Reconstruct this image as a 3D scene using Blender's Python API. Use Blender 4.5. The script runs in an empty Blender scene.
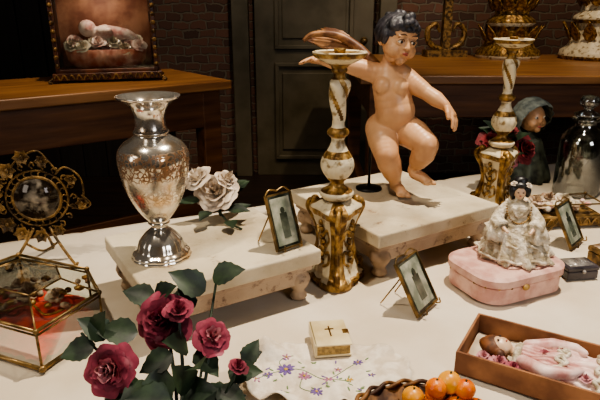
import bpy, bmesh, math, random
from mathutils import Vector, Matrix, Euler
random.seed(7)
T=0.75
scene=bpy.context.scene
R=math.radians
def lin(h):
    h=h.lstrip('#'); v=[int(h[i:i+2],16)/255 for i in (0,2,4)]
    return tuple([(c/12.92 if c<=.04045 else ((c+.055)/1.055)**2.4) for c in v]+[1])
def mat(name,c1,c2=None,scale=20,rough=.6,metal=0,bump=0,bscale=None,stops=(.4,.6),c3=None,trans=0,sheen=0,detail=6,coat=0,sss=0):
    m=bpy.data.materials.new(name); m.use_nodes=True
    n=m.node_tree.nodes; l=m.node_tree.links; b=n['Principled BSDF']
    b.inputs['Roughness'].default_value=rough; b.inputs['Metallic'].default_value=metal
    b.inputs['Transmission Weight'].default_value=trans
    b.inputs['Sheen Weight'].default_value=sheen; b.inputs['Coat Weight'].default_value=coat
    if sss: b.inputs['Subsurface Weight'].default_value=sss; b.inputs['Subsurface Scale'].default_value=.01
    b.inputs['Base Color'].default_value=lin(c1)
    tc=n.new('ShaderNodeTexCoord')
    if c2:
        t=n.new('ShaderNodeTexNoise'); t.inputs['Scale'].default_value=scale; t.inputs['Detail'].default_value=detail
        l.new(tc.outputs['Object'],t.inputs['Vector'])
        r=n.new('ShaderNodeValToRGB'); e=r.color_ramp.elements
        e[0].position=stops[0]; e[0].color=lin(c1); e[1].position=stops[1]; e[1].color=lin(c2)
        if c3:
            x=e.new(min(1,stops[1]+.1)); x.color=lin(c3)
        l.new(t.outputs['Fac'],r.inputs['Fac']); l.new(r.outputs['Color'],b.inputs['Base Color'])
    if bump:
        t2=n.new('ShaderNodeTexNoise'); t2.inputs['Scale'].default_value=bscale or scale*2; t2.inputs['Detail'].default_value=5
        l.new(tc.outputs['Object'],t2.inputs['Vector'])
        bp=n.new('ShaderNodeBump'); bp.inputs['Strength'].default_value=bump; bp.inputs['Distance'].default_value=.01
        l.new(t2.outputs['Fac'],bp.inputs['Height']); l.new(bp.outputs['Normal'],b.inputs['Normal'])
    return m
def glassmat(name,tint='#ffffff',refl=.12):
    m=bpy.data.materials.new(name); m.use_nodes=True
    n=m.node_tree.nodes; l=m.node_tree.links; n.clear()
    o=n.new('ShaderNodeOutputMaterial'); mx=n.new('ShaderNodeMixShader'); tr=n.new('ShaderNodeBsdfTransparent'); g=n.new('ShaderNodeBsdfGlossy')
    lw=n.new('ShaderNodeLayerWeight'); lw.inputs['Blend'].default_value=refl+.15
    mr=n.new('ShaderNodeMath'); mr.operation='MULTIPLY_ADD'; mr.inputs[1].default_value=.75; mr.inputs[2].default_value=refl*.4
    tr.inputs['Color'].default_value=lin(tint); g.inputs['Roughness'].default_value=.04
    l.new(lw.outputs['Fresnel'],mr.inputs[0]); l.new(mr.outputs[0],mx.inputs[0]); l.new(tr.outputs[0],mx.inputs[1]); l.new(g.outputs[0],mx.inputs[2]); l.new(mx.outputs[0],o.inputs[0])
    return m
def woodmat(name,c1,c2,scale=(2,30,30),rough=.5,bump=.2):
    m=mat(name,c1,c2,scale=1,rough=rough,bump=bump,bscale=1,stops=(.3,.7))
    n=m.node_tree.nodes; l=m.node_tree.links
    tc=[x for x in n if x.type=='TEX_COORD'][0]; mp=n.new('ShaderNodeMapping'); mp.inputs['Scale'].default_value=scale
    l.new(tc.outputs['Object'],mp.inputs['Vector'])
    for t in [x for x in n if x.type=='TEX_NOISE']: l.new(mp.outputs[0],t.inputs['Vector'])
    return m
# ---------- geometry helpers
def group(name,loc=(0,0,0),rz=0):
    e=bpy.data.objects.new(name,None); e.empty_display_size=.05; e.location=loc; e.rotation_euler=(0,0,rz); scene.collection.objects.link(e); return e
class MB:
    def __init__(s): s.v=[];s.f=[];s.m=[]
    def add(s,v,f,mi=0):
        o=len(s.v); s.v+= [tuple(x) for x in v]; s.f+=[tuple(i+o for i in q) for q in f]; s.m+= (mi if isinstance(mi,list) else [mi]*len(f))
    def box(s,c,sz,mi=0,rot=None):
        vs=[Vector((sx*sz[0]/2,sy*sz[1]/2,sz_*sz[2]/2)) for sx in(-1,1) for sy in(-1,1) for sz_ in(-1,1)]
        if rot is not None: vs=[rot@v for v in vs]
        vs=[v+Vector(c) for v in vs]
        s.add(vs,[(0,1,3,2),(4,6,7,5),(0,4,5,1),(2,3,7,6),(0,2,6,4),(1,5,7,3)],mi)
    def ball(s,c,r,mi=0,seg=12,rg=8,rot=None):
        if not hasattr(r,'__len__'): r=(r,r,r)
        vs=[];fs=[]
        for i in range(rg+1):
            p=math.pi*i/rg
            for j in range(seg):
                a=2*math.pi*j/seg; v=Vector((r[0]*math.sin(p)*math.cos(a),r[1]*math.sin(p)*math.sin(a),r[2]*math.cos(p)))
                if rot is not None: v=rot@v
                vs.append(v+Vector(c))
        for i in range(rg):
            for j in range(seg):
                k=(j+1)%seg; fs.append((i*seg+j,(i+1)*seg+j,(i+1)*seg+k,i*seg+k))
        s.add(vs,fs,mi)
    def tube(s,pts,r,mi=0,seg=8,smooth=True,closed=False):
        pts=[Vector(p) for p in pts]
        if smooth and len(pts)>2: 
            n0=len(pts); pts2=catmull(pts,closed)
            if hasattr(r,'__len__'):
                rr=[];m=len(pts2)
                for i in range(m):
                    t=i/(m-1)*(n0-1); k=min(int(t),n0-2); rr.append(r[k]*(1-(t-k))+r[k+1]*(t-k))
                r=rr
            pts=pts2
        n=len(pts); rr=r if hasattr(r,'__len__') else [r]*n
        vs=[];fs=[]; up=None
        for i,p in enumerate(pts):
            if closed: d=pts[(i+1)%n]-pts[i-1]
            else: d=pts[min(i+1,n-1)]-pts[max(i-1,0)]
            if d.length<1e-9: d=Vector((0,0,1))
            d.normalize()
            if up is None: up=d.orthogonal().normalized()
            else:
                up=up-d*up.dot(d)
                up=up.normalized() if up.length>1e-6 else d.orthogonal().normalized()
            w=d.cross(up)
            for j in range(seg):
                a=2*math.pi*j/seg; vs.append(p+(up*math.cos(a)+w*math.sin(a))*rr[i])
        for i in range(n if closed else n-1):
            i2=(i+1)%n
            for j in range(seg):
                k=(j+1)%seg; fs.append((i*seg+j,i*seg+k,i2*seg+k,i2*seg+j))
        if not closed: fs.append(tuple(range(seg))[::-1]); fs.append(tuple((n-1)*seg+j for j in range(seg)))
        s.add(vs,fs,mi)
    def lathe(s,prof,seg=48,mod=None,mf=None,mi=0,c=(0,0,0),rot=None):
        vs=[];fs=[];ms=[]
        for (r,z) in prof:
            for j in range(seg):
                a=2*math.pi*j/seg; q=mod(a,z,r) if mod else r
                v=Vector((q*math.cos(a),q*math.sin(a),z))
                if rot is not None: v=rot@v
                vs.append(v+Vector(c))
        for i in range(len(prof)-1):
            for j in range(seg):
                k=(j+1)%seg; fs.append((i*seg+j,i*seg+k,(i+1)*seg+k,(i+1)*seg+j))
                ms.append(mf((prof[i][1]+prof[i+1][1])/2,2*math.pi*j/seg) if mf else mi)
        s.add(vs,fs,ms)
    def leaf(s,base,d,nrm,L,W,mi=0,curl=.15,fold=.15,n=8,pw=.7):
        d=Vector(d).normalized(); nrm=Vector(nrm); nrm=(nrm-d*nrm.dot(d)).normalized(); sd=d.cross(nrm); base=Vector(base)
        vs=[];fs=[]
        for i in range(n+1):
            t=i/n; w=W/2*max(.02,math.sin(math.pi*min(1,t**pw)))*(1+.12*(i%2)*(1 if 0<i<n else 0))
            c=base+d*L*t-nrm*curl*L*t*t
            vs+= [c-sd*w+nrm*fold*w, c-sd*w*.5+nrm*fold*w*.6, c, c+sd*w*.5+nrm*fold*w*.6, c+sd*w+nrm*fold*w]
        for i in range(n):
            for j in range(4): fs.append((i*5+j,i*5+j+1,(i+1)*5+j+1,(i+1)*5+j))
        s.add(vs,fs,mi)
    def rose(s,c,r,axis=(0,-.5,1),mi=0,mi2=None,layers=6,seed=0,sep=None):
        rnd=random.Random(seed); c=Vector(c); q=Vector((0,0,1)).rotation_difference(Vector(axis).normalized())
        for L in range(layers):
            l=L/(layers-1); npet=3 if l<.3 else (4 if l<.6 else 5); hw=[1.5,1.0][l>.3] if l<.6 else .8
            for k in range(npet):
                a0=2*math.pi*k/npet+L*.75+rnd.uniform(-.15,.15); rl=r*(.13+.87*l)*rnd.uniform(.88,1.1); nu,nv=10,8
                vs=[];fs=[]; hh=rnd.uniform(-.1,.1); ph=rnd.uniform(0,6)
                for i in range(nv+1):
                    for j in range(nu+1):
                        u=j/nu*2-1; v=i/nv*(1-.26*u*u*u*u)
                        rho=rl*(v**.55)*(1-.18*(1-l)*v)+r*.02*abs(u)
                        z=r*(-.62+v*(1.25-.75*l)+hh*v)
                        if v>.65: rho+=r*.5*(v-.65)*(.3+l); z-=r*.7*(v-.65)*(l)
                        rho+=r*.055*math.sin(u*6+ph)*v*v; z+=r*.05*math.sin(u*5+ph*2)*v*v
                        a=a0+u*hw*(.55+.45*math.sin(math.pi*min(v,.75)/1.5)); 
                        vs.append(c+q@Vector((rho*math.cos(a),rho*math.sin(a),z)))
                for i in range(nv):
                    for j in range(nu): o=i*(nu+1)+j; fs.append((o,o+1,o+nu+2,o+nu+1))
                s.add(vs,fs,mi if (mi2 is None or l>.4) else mi2)
        if sep is not None:
            for k in range(5):
                a=k*1.256; d=q@Vector((math.cos(a),math.sin(a),.1)); s.leaf(c-q@Vector((0,0,r*.62)),d,q@Vector((0,0,1)),r*.9,r*.35,sep,curl=-.3)
    def build(s,name,mats,parent=None,loc=(0,0,0),rot=(0,0,0),smooth=True,bevel=0,weld=False,solid=0,sub=0):
        me=bpy.data.meshes.new(name); me.from_pydata(s.v,[],s.f)
        for m in (mats if isinstance(mats,(list,tuple)) else [mats]): me.materials.append(m)
        for p,i in zip(me.polygons,s.m): p.material_index=i; p.use_smooth=smooth
        bm=bmesh.new(); bm.from_mesh(me)
        if weld: bmesh.ops.remove_doubles(bm,verts=bm.verts,dist=1e-5)
        bmesh.ops.recalc_face_normals(bm,faces=bm.faces)
        bm.to_mesh(me); bm.free(); me.update()
        o=bpy.data.objects.new(name,me); scene.collection.objects.link(o); o.location=loc; o.rotation_euler=rot
        if parent: o.parent=parent
        if solid: q=o.modifiers.new('s','SOLIDIFY'); q.thickness=solid; q.offset=0
        if bevel: b=o.modifiers.new('b','BEVEL'); b.width=bevel; b.segments=3; b.limit_method='ANGLE'
        if sub: q=o.modifiers.new('u','SUBSURF'); q.levels=sub; q.render_levels=sub
        return o
def catmull(p,closed=False,k=6):
    n=len(p); out=[]
    rng=range(n if closed else n-1)
    for i in rng:
        if closed: a,b,c,d=p[i-1],p[i],p[(i+1)%n],p[(i+2)%n]
        else: a,b,c,d=p[max(i-1,0)],p[i],p[i+1],p[min(i+2,n-1)]
        for j in range(k):
            t=j/k; out.append(.5*((2*b)+(c-a)*t+(2*a-5*b+4*c-d)*t*t+(3*b-a-3*c+d)*t**3))
    if not closed: out.append(p[-1])
    return out
def dense(prof,k=4): return [(max(0,v.x),max(0,v.y)) for v in catmull([Vector((r,z)) for r,z in prof],False,k)]
def box(name,c,sz,m,parent=None,bevel=0,rot=(0,0,0),smooth=False):
    b=MB(); b.box((0,0,0),sz); return b.build(name,m,parent,c,rot,smooth,bevel)
def cap(p1,r1,p2,r2):
    p1=Vector(p1);p2=Vector(p2); d=(p2-p1).length; n=max(2,int(d/(min(r1,r2)*.35)))
    return [(p1.lerp(p2,i/n),r1+(r2-r1)*i/n) for i in range(n+1)]
def chain(ps):
    o=[]
    for a,b in zip(ps[:-1],ps[1:]): o+=cap(a[0],a[1],b[0],b[1])
    return o
def blob(name,items,voxel,m,parent,sm=6,off=(0,0,0),loc=(0,0,0),rot=(0,0,0)):
    b=MB()
    for it in items:
        big=(max(it[1]) if hasattr(it[1],'__len__') else it[1])>.018
        b.ball(Vector(it[0])-Vector(off),it[1],0,24 if big else 12,16 if big else 8,it[2] if len(it)>2 else None)
    o=b.build(name,m,parent,loc,rot,True,weld=True)
    q=o.modifiers.new('r','REMESH'); q.mode='VOXEL'; q.voxel_size=voxel; q.use_smooth_shade=True
    q=o.modifiers.new('sm','SMOOTH'); q.factor=.5; q.iterations=sm
    return o
# ---------- materials
M_cloth=mat('linen_white','#cdbea6','#dbcfbb',scale=5,rough=.88,bump=.45,bscale=9)
def worn(name,base1,base2,chip,amt=.44):
    m=mat(name,base1,base2,scale=7,rough=.6,bump=.4,bscale=40,stops=(.35,.6),detail=8)
    n=m.node_tree.nodes;l=m.node_tree.links;b=n['Principled BSDF']; tc=[x for x in n if x.type=='TEX_COORD'][0]
    src=b.inputs['Base Color'].links[0].from_socket
    t=n.new('ShaderNodeTexNoise'); t.inputs['Scale'].default_value=30; t.inputs['Detail'].default_value=12; t.inputs['Roughness'].default_value=.7; l.new(tc.outputs['Object'],t.inputs['Vector'])
    r=n.new('ShaderNodeValToRGB'); r.color_ramp.elements[0].position=amt-.05; r.color_ramp.elements[0].color=(.85,.85,.85,1); r.color_ramp.elements[1].position=amt+.04; r.color_ramp.elements[1].color=(0,0,0,1)
    l.new(t.outputs['Fac'],r.inputs['Fac'])
    mx=n.new('ShaderNodeMix'); mx.data_type='RGBA'; l.new(r.outputs[0],mx.inputs['Factor']); l.new(src,mx.inputs['A']); mx.inputs['B'].default_value=lin(chip); l.new(mx.outputs['Result'],b.inputs['Base Color'])
    return m
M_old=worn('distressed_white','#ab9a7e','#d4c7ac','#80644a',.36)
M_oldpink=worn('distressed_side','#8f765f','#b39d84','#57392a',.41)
M_gold=mat('gilt','#5e421c','#ad894e',scale=60,rough=.42,metal=.5,bump=.35,bscale=80,c3='#c4a86e')
M_golddk=mat('gilt_dark','#443218','#957544',scale=50,rough=.45,metal=.45,bump=.3)
M_cream=mat('cream_paint','#86704a','#d6c9aa',scale=45,rough=.42,bump=.2,stops=(.35,.45))
M_brass=mat('brass','#574528','#97794b',scale=40,rough=.35,metal=.6)
M_black=mat('black_iron','#0d0c0b',rough=.45,metal=.4)
M_glass=glassmat('clear_glass','#eef2ee',.1)
M_glassj=glassmat('jar_glass','#e8eeea',.38)
M_wood=woodmat('pine_wood','#4d2d18','#875732',(2.5,28,28),.5)
M_woodtop=woodmat('pine_top','#7c5230','#ad7c4b',(2.5,25,25),.4)
M_dkwood=woodmat('dark_boards','#191411','#2a221b',(25,25,2),.7)
M_skin=mat('painted_flesh','#c08f66','#d1a47a',scale=14,rough=.42,stops=(.35,.65),bump=.05,bscale=60,coat=.04)
M_hair=mat('painted_hair','#1b1a1e','#3b383d',scale=50,rough=.5,bump=.3,bscale=90)
M_green=mat('leaf_green','#14211 5'.replace(' ',''),'#2f4029',scale=40,rough=.5)
M_rose=mat('rose_magenta','#5e1a2a','#92384c',scale=35,rough=.8,stops=(.35,.6),c3='#b06672')
M_rosein=mat('rose_pale','#a25260','#c48c90',scale=35,rough=.75)
M_wrose=mat('porcelain_rose','#c2b09c','#e2d5c2',scale=20,rough=.35,coat=.3)
M_pink=mat('pink_box','#c09084','#dab4a6',scale=30,rough=.55,bump=.2,bscale=80)
M_lace=mat('lace','#ab9c80','#e6dcc8',scale=60,rough=.8,bump=.7,bscale=120)
M_red=mat('red_velvet','#8e1408','#ee4a28',scale=25,rough=.8,bump=.6,bscale=30,sheen=.5)
M_card=mat('cardboard','#6f472e','#976845',scale=18,rough=.8)
M_paper=mat('paper','#b8a48c','#d8cab4',scale=10,rough=.85)
M_satin=mat('pink_satin','#c38880','#eed4ca',scale=22,rough=.45,sheen=.3,stops=(.40,.56))
M_photo=mat('old_photo','#34382e','#747a6a',scale=22,rough=.15,stops=(.4,.65),coat=.6)
M_ivory=mat('ivory_cover','#c4b082','#e4d4aa',scale=15,rough=.35,coat=.3)
M_orange=mat('orange_skin','#c85a08','#f09622',scale=25,rough=.35,bump=.15,bscale=200)
M_orange2=mat('yellow_skin','#cc7e18','#eeb440',scale=25,rough=.35)
M_wick=mat('wicker','#3c2212','#825a30',scale=60,rough=.6)
M_shell=mat('shell','#8c6f58','#d4c0a6',scale=40,rough=.35)
M_white=mat('eye_white','#e0d8c8',rough=.15)
M_lip=mat('lip_paint','#a8564a',rough=.35)
M_brown=mat('brow_paint','#2a1a10',rough=.5)
M_purple=mat('thread_purple','#6c5490',rough=.7); M_thg=mat('thread_green','#6d8458',rough=.7); M_thp=mat('thread_pink','#a86c8c',rough=.7); M_thy=mat('thread_yellow','#c29a3c',rough=.7)
M_wing=mat('wing_gilt','#5a361e','#9c7048',scale=30,rough=.5,metal=.15)
def mercury():
    m=mat('mercury_glass','#d2ccc0','#f4efe6',scale=9,rough=.16,metal=.88)
    n=m.node_tree.nodes;l=m.node_tree.links;b=n['Principled BSDF']
    tc=[x for x in n if x.type=='TEX_COORD'][0]
    src=b.inputs['Base Color'].links[0].from_socket
    v=n.new('ShaderNodeTexVoronoi'); v.inputs['Scale'].default_value=120; v.feature='DISTANCE_TO_EDGE'
    nd=n.new('ShaderNodeTexNoise'); nd.inputs['Scale'].default_value=60; l.new(tc.outputs['Object'],nd.inputs['Vector'])
    va=n.new('ShaderNodeVectorMath'); va.operation='MULTIPLY_ADD'; va.inputs[1].default_value=(.02,.02,.02); l.new(nd.outputs['Color'],va.inputs[0]); l.new(tc.outputs['Object'],va.inputs[2])
    l.new(va.outputs[0],v.inputs['Vector'])
    lt=n.new('ShaderNodeMath'); lt.operation='LESS_THAN'; lt.inputs[1].default_value=.12; l.new(v.outputs['Distance'],lt.inputs[0])
    sx=n.new('ShaderNodeSeparateXYZ'); l.new(tc.outputs['Object'],sx.inputs[0])
    r=n.new('ShaderNodeValToRGB')
    mp=n.new('ShaderNodeMath'); mp.operation='MULTIPLY'; mp.inputs[1].default_value=1/.271; l.new(sx.outputs['Z'],mp.inputs[0]); l.new(mp.outputs[0],r.inputs['Fac'])
    e=r.color_ramp.elements; e[0].position=.34;e[0].color=(0,0,0,1);e[1].position=.42;e[1].color=(.5,.5,.5,1)
    for p,c in((.52,.1),(.55,.85),(.69,.9),(.70,.1),(.78,0),(.80,.35),(.86,.25),(.88,0)):
        x=e.new(p); x.color=(c,c,c,1)
    mu=n.new('ShaderNodeMath'); mu.operation='MULTIPLY'; l.new(lt.outputs[0],mu.inputs[0]); l.new(r.outputs['Color'],mu.inputs[1])
    ns=n.new('ShaderNodeTexNoise'); ns.inputs['Scale'].default_value=30; l.new(tc.outputs['Object'],ns.inputs['Vector'])
    rr=n.new('ShaderNodeValToRGB'); rr.color_ramp.elements[0].position=.5; rr.color_ramp.elements[1].position=.7; l.new(ns.outputs['Fac'],rr.inputs[0])
    mix0=n.new('ShaderNodeMix'); mix0.data_type='RGBA'; l.new(rr.outputs[0],mix0.inputs['Factor']); l.new(src,mix0.inputs['A']); mix0.inputs['B'].default_value=lin('#cdb290')
    mix=n.new('ShaderNodeMix'); mix.data_type='RGBA'; l.new(mu.outputs[0],mix.inputs['Factor']); l.new(mix0.outputs['Result'],mix.inputs['A']); mix.inputs['B'].default_value=lin('#86603e')
    l.new(mix.outputs['Result'],b.inputs['Base Color'])
    ma=n.new('ShaderNodeMath'); ma.operation='MULTIPLY_ADD'; ma.inputs[1].default_value=.4; ma.inputs[2].default_value=.15; l.new(mu.outputs[0],ma.inputs[0]); l.new(ma.outputs[0],b.inputs['Roughness'])
    return m
M_merc=mercury()
def brickmat():
    m=bpy.data.materials.new('brick_wall'); m.use_nodes=True; n=m.node_tree.nodes;l=m.node_tree.links;b=n['Principled BSDF']; b.inputs['Roughness'].default_value=.85
    tc=n.new('ShaderNodeTexCoord')
    sp=n.new('ShaderNodeSeparateXYZ'); cb=n.new('ShaderNodeCombineXYZ'); l.new(tc.outputs['Object'],sp.inputs[0]); l.new(sp.outputs['X'],cb.inputs['X']); l.new(sp.outputs['Z'],cb.inputs['Y'])
    ns=n.new('ShaderNodeTexNoise'); ns.inputs['Scale'].default_value=12; ns.inputs['Detail'].default_value=4; l.new(tc.outputs['Object'],ns.inputs['Vector'])
    ad=n.new('ShaderNodeVectorMath'); ad.operation='MULTIPLY_ADD'; ad.inputs[1].default_value=(.06,.06,.0); l.new(ns.outputs['Color'],ad.inputs[0]); l.new(cb.outputs[0],ad.inputs[2])
    t=n.new('ShaderNodeTexBrick'); l.new(ad.outputs[0],t.inputs['Vector']); t.inputs['Scale'].default_value=4.2; t.inputs['Mortar Size'].default_value=.03; t.inputs['Mortar Smooth'].default_value=.4
    t.inputs['Color1'].default_value=lin('#6c4b3c'); t.inputs['Color2'].default_value=lin('#4c372e'); t.inputs['Mortar'].default_value=lin('#6c6152')
    l.new(t.outputs['Color'],b.inputs['Base Color']); bp=n.new('ShaderNodeBump'); bp.inputs['Strength'].default_value=.8; bp.inputs['Distance'].default_value=.02; bp.invert=True
    l.new(t.outputs['Fac'],bp.inputs['Height']); l.new(bp.outputs[0],b.inputs['Normal']); return m
M_brick=brickmat()
M_plaster=mat('plaster','#796e60','#8c8272',scale=3,rough=.9)
M_door=mat('olive_paint','#4d4634','#5f5745',scale=5,rough=.55,bump=.1)
M_floor=woodmat('floor_boards','#1c130d','#2f2016',(2,18,2),.5)
# ---------- room
box('floor',(0,1.2,-.05),(7,7.2,.1),M_floor)
box('ceiling',(0,1.2,3.25),(7,7.2,.1),M_plaster)
box('wall_back',(0,4.35,1.6),(7,.1,3.2),M_brick)
box('wall_left',(-3.45,1.2,1.6),(.1,6.2,3.2),M_plaster)
box('wall_right',(3.45,1.2,1.6),(.1,6.2,3.2),M_plaster)
box('wall_front',(0,-2.35,1.6),(7,.1,3.2),M_plaster)
d=group('door_1',(.1,4.255,0)); b=MB()
b.box((0,0,1.1),(.86,.05,2.2))
for x in(-.53,.53): b.box((x,-.02,1.15),(.12,.09,2.3))
b.box((0,-.02,2.28),(1.18,.09,.12))
for zc,h in((.5,.7),(1.45,.95)):
    for x in(-.27,.27): b.box((x,-.035,zc),(.03,.03,h))
    for z in(zc-h/2,zc+h/2): b.box((0,-.035,z),(.57,.03,.03))
    b.box((0,-.028,zc),(.46,.02,h-.12))
b.build('leaf',M_door,d,smooth=False,bevel=.006)
b=MB(); b.ball((.36,-.07,1.02),.028); b.build('knob',M_brass,d)
s=group('plank_screen',(-2.2,4.2,0)); b=MB()
for i in range(10): b.box((-.8+i*.178,0,1.25),(.17,.03,2.5))
b.box((0,.03,.5),(1.75,.03,.1)); b.box((0,.03,2.0),(1.75,.03,.1)); b.build('boards',M_dkwood,s,smooth=False,bevel=.004)
def worktable(name,loc,rz,L,D,H):
    g=group(name,loc,rz)
    box('top',(-L/2,D/2,H-.02),(L,D,.04),M_woodtop,g,bevel=.006)
    b=MB()
    b.box((-L/2,.05,H-.12),(L-.1,.03,.16)); b.box((-L/2,D-.05,H-.12),(L-.1,.03,.16))
    for x in(-.07,-L+.07): b.box((x,D/2,H-.12),(.03,D-.1,.16))
    b.build('apron',M_wood,g,smooth=False,bevel=.004)
    b=MB()
    for x in(-.09,-L+.09):
        for y in(.07,D-.07): b.box((x,y,(H-.04)/2),(.085,.085,H-.04))
    b.box((-.09,D/2,.25),(.05,D-.2,.07)); b.box((-L+.09,D/2,.25),(.05,D-.2,.07)); b.box((-L/2,.10,.30),(L-.2,.03,.20))
    b.build('legs',M_wood,g,smooth=False,bevel=.005); return g
worktable('wooden_table',(-.296,2.476,0),R(37.3),1.9,.62,.95)
worktable('wooden_table',(2.6,2.63,0),0,2.32,1.25,.95)
# ---------- main table with cloth
ang=R(24); g=group('dining_table',(-1.2,.92,0),ang)
b=MB(); nx,ny=260,110; LX,LY=3.0,1.15
def dz(x,y):
    z=-.0012*(1+math.sin(x*19+3*math.sin(y*5)))*.5-.0010*(1+math.sin(y*23+x*7))*.5
    for c,k,s_ in((-.30,.12,.010),(-.62,-.10,.012),(-.88,.05,.010)):
        d=(y-c-k*(x-1.3)); z-=.0022*math.exp(-(d/s_)**2)
    for c,k,s_ in((.75,.1,.010),(1.35,-.15,.012),(1.8,.08,.011)):
        d=(x-c-k*y); z-=.0022*math.exp(-(d/s_)**2)
    return z
vs=[];fs=[]
for i in range(nx+1):
    for j in range(ny+1):
        x=LX*i/nx;y=-LY*j/ny; vs.append((x,y,T+dz(x,y)))
for i in range(nx):
    for j in range(ny): o=i*(ny+1)+j; fs.append((o,o+1,o+ny+2,o+ny+1))
b.add(vs,fs)
per=[(LX*i/nx,0) for i in range(nx)]+[(LX,-LY*j/ny) for j in range(ny)]+[(LX*(nx-i)/nx,-LY) for i in range(nx)]+[(0,-LY*(ny-j)/ny) for j in range(ny)]
vs=[];K=8
for q,(x,y) in enumerate(per):
    ox=-1 if x<1e-6 else (1 if x>LX-1e-6 else 0); oy=1 if y>-1e-6 else (-1 if y<-LY+1e-6 else 0)
    for k in range(K+1):
        t=k/K; w=.012*min(1,t*3)+.03*t*(1+math.sin(q*.27))/2
        vs.append((x+ox*w,y+oy*w,T+dz(x,y)-.42*t))
fs=[];n=len(per)
for q in range(n):
    for k in range(K): fs.append((q*(K+1)+k,((q+1)%n)*(K+1)+k,((q+1)%n)*(K+1)+k+1,q*(K+1)+k+1))
b.add(vs,fs); b.build('tablecloth',M_cloth,g,weld=True)
box('board',(LX/2,-LY/2,T-.026),(LX-.01,LY-.01,.036),M_wood,g)
b=MB()
for x in(.1,LX-.1):
    for y in(-.1,-LY+.1): b.box((x,y,.355),(.07,.07,.71))
b.build('legs',M_wood,g,smooth=False)
# ---------- riser stools
def riser(name,c,rz,sx,sy):
    g=group(name,(c[0],c[1],T),rz)
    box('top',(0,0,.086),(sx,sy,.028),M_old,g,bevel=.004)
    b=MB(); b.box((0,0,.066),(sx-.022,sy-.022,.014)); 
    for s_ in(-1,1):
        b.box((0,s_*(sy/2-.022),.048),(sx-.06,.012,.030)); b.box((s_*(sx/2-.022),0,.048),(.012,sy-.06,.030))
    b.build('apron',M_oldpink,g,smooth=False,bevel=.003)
    b=MB()
    pr=[(0,0),(.012,0),(.016,.006),(.013,.014),(.011,.018),(.019,.03),(.022,.04),(.019,.05),(.013,.055),(.02,.06),(.02,.0615),(0,.0615)]
    for x in(-1,1):
        for y in(-1,1): b.lathe(pr,20,c=(x*(sx/2-.030),y*(sy/2-.030),0))
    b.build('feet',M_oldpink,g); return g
riser('wooden_riser',(-.162,.926),R(31.5),.31,.26)
riser('wooden_riser',(.2015,1.184),R(32),.333,.326)
TT=T+.10
# ---------- vase
g=group('mercury_glass_vase',(-.2356,.873,TT)); b=MB()
pr=[(0,.0),(.045,0),(.047,.004),(.046,.009),(.040,.014),(.038,.018),(.034,.03),(.024,.042),(.015,.050),(.0125,.055),(.018,.060),(.017,.065),(.026,.076),(.037,.094),(.047,.117),(.053,.14),(.0565,.163),(.057,.174),(.054,.186),(.045,.197),(.032,.205),(.0265,.21),(.0285,.214),(.025,.219),(.0235,.228),(.024,.24),(.028,.252),(.038,.262),(.047,.267),(.049,.2695),(.048,.271),(.04,.268),(.026,.257),(.021,.24),(.02,.22),(.03,.20),(0,.195)]
b.lathe(dense(pr,3),96,mod=lambda a,z,r: r*(1+(.035*abs(math.sin(a*6)) if z<.05 else 0)))
b.build('body',M_merc,g,weld=True)
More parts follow.
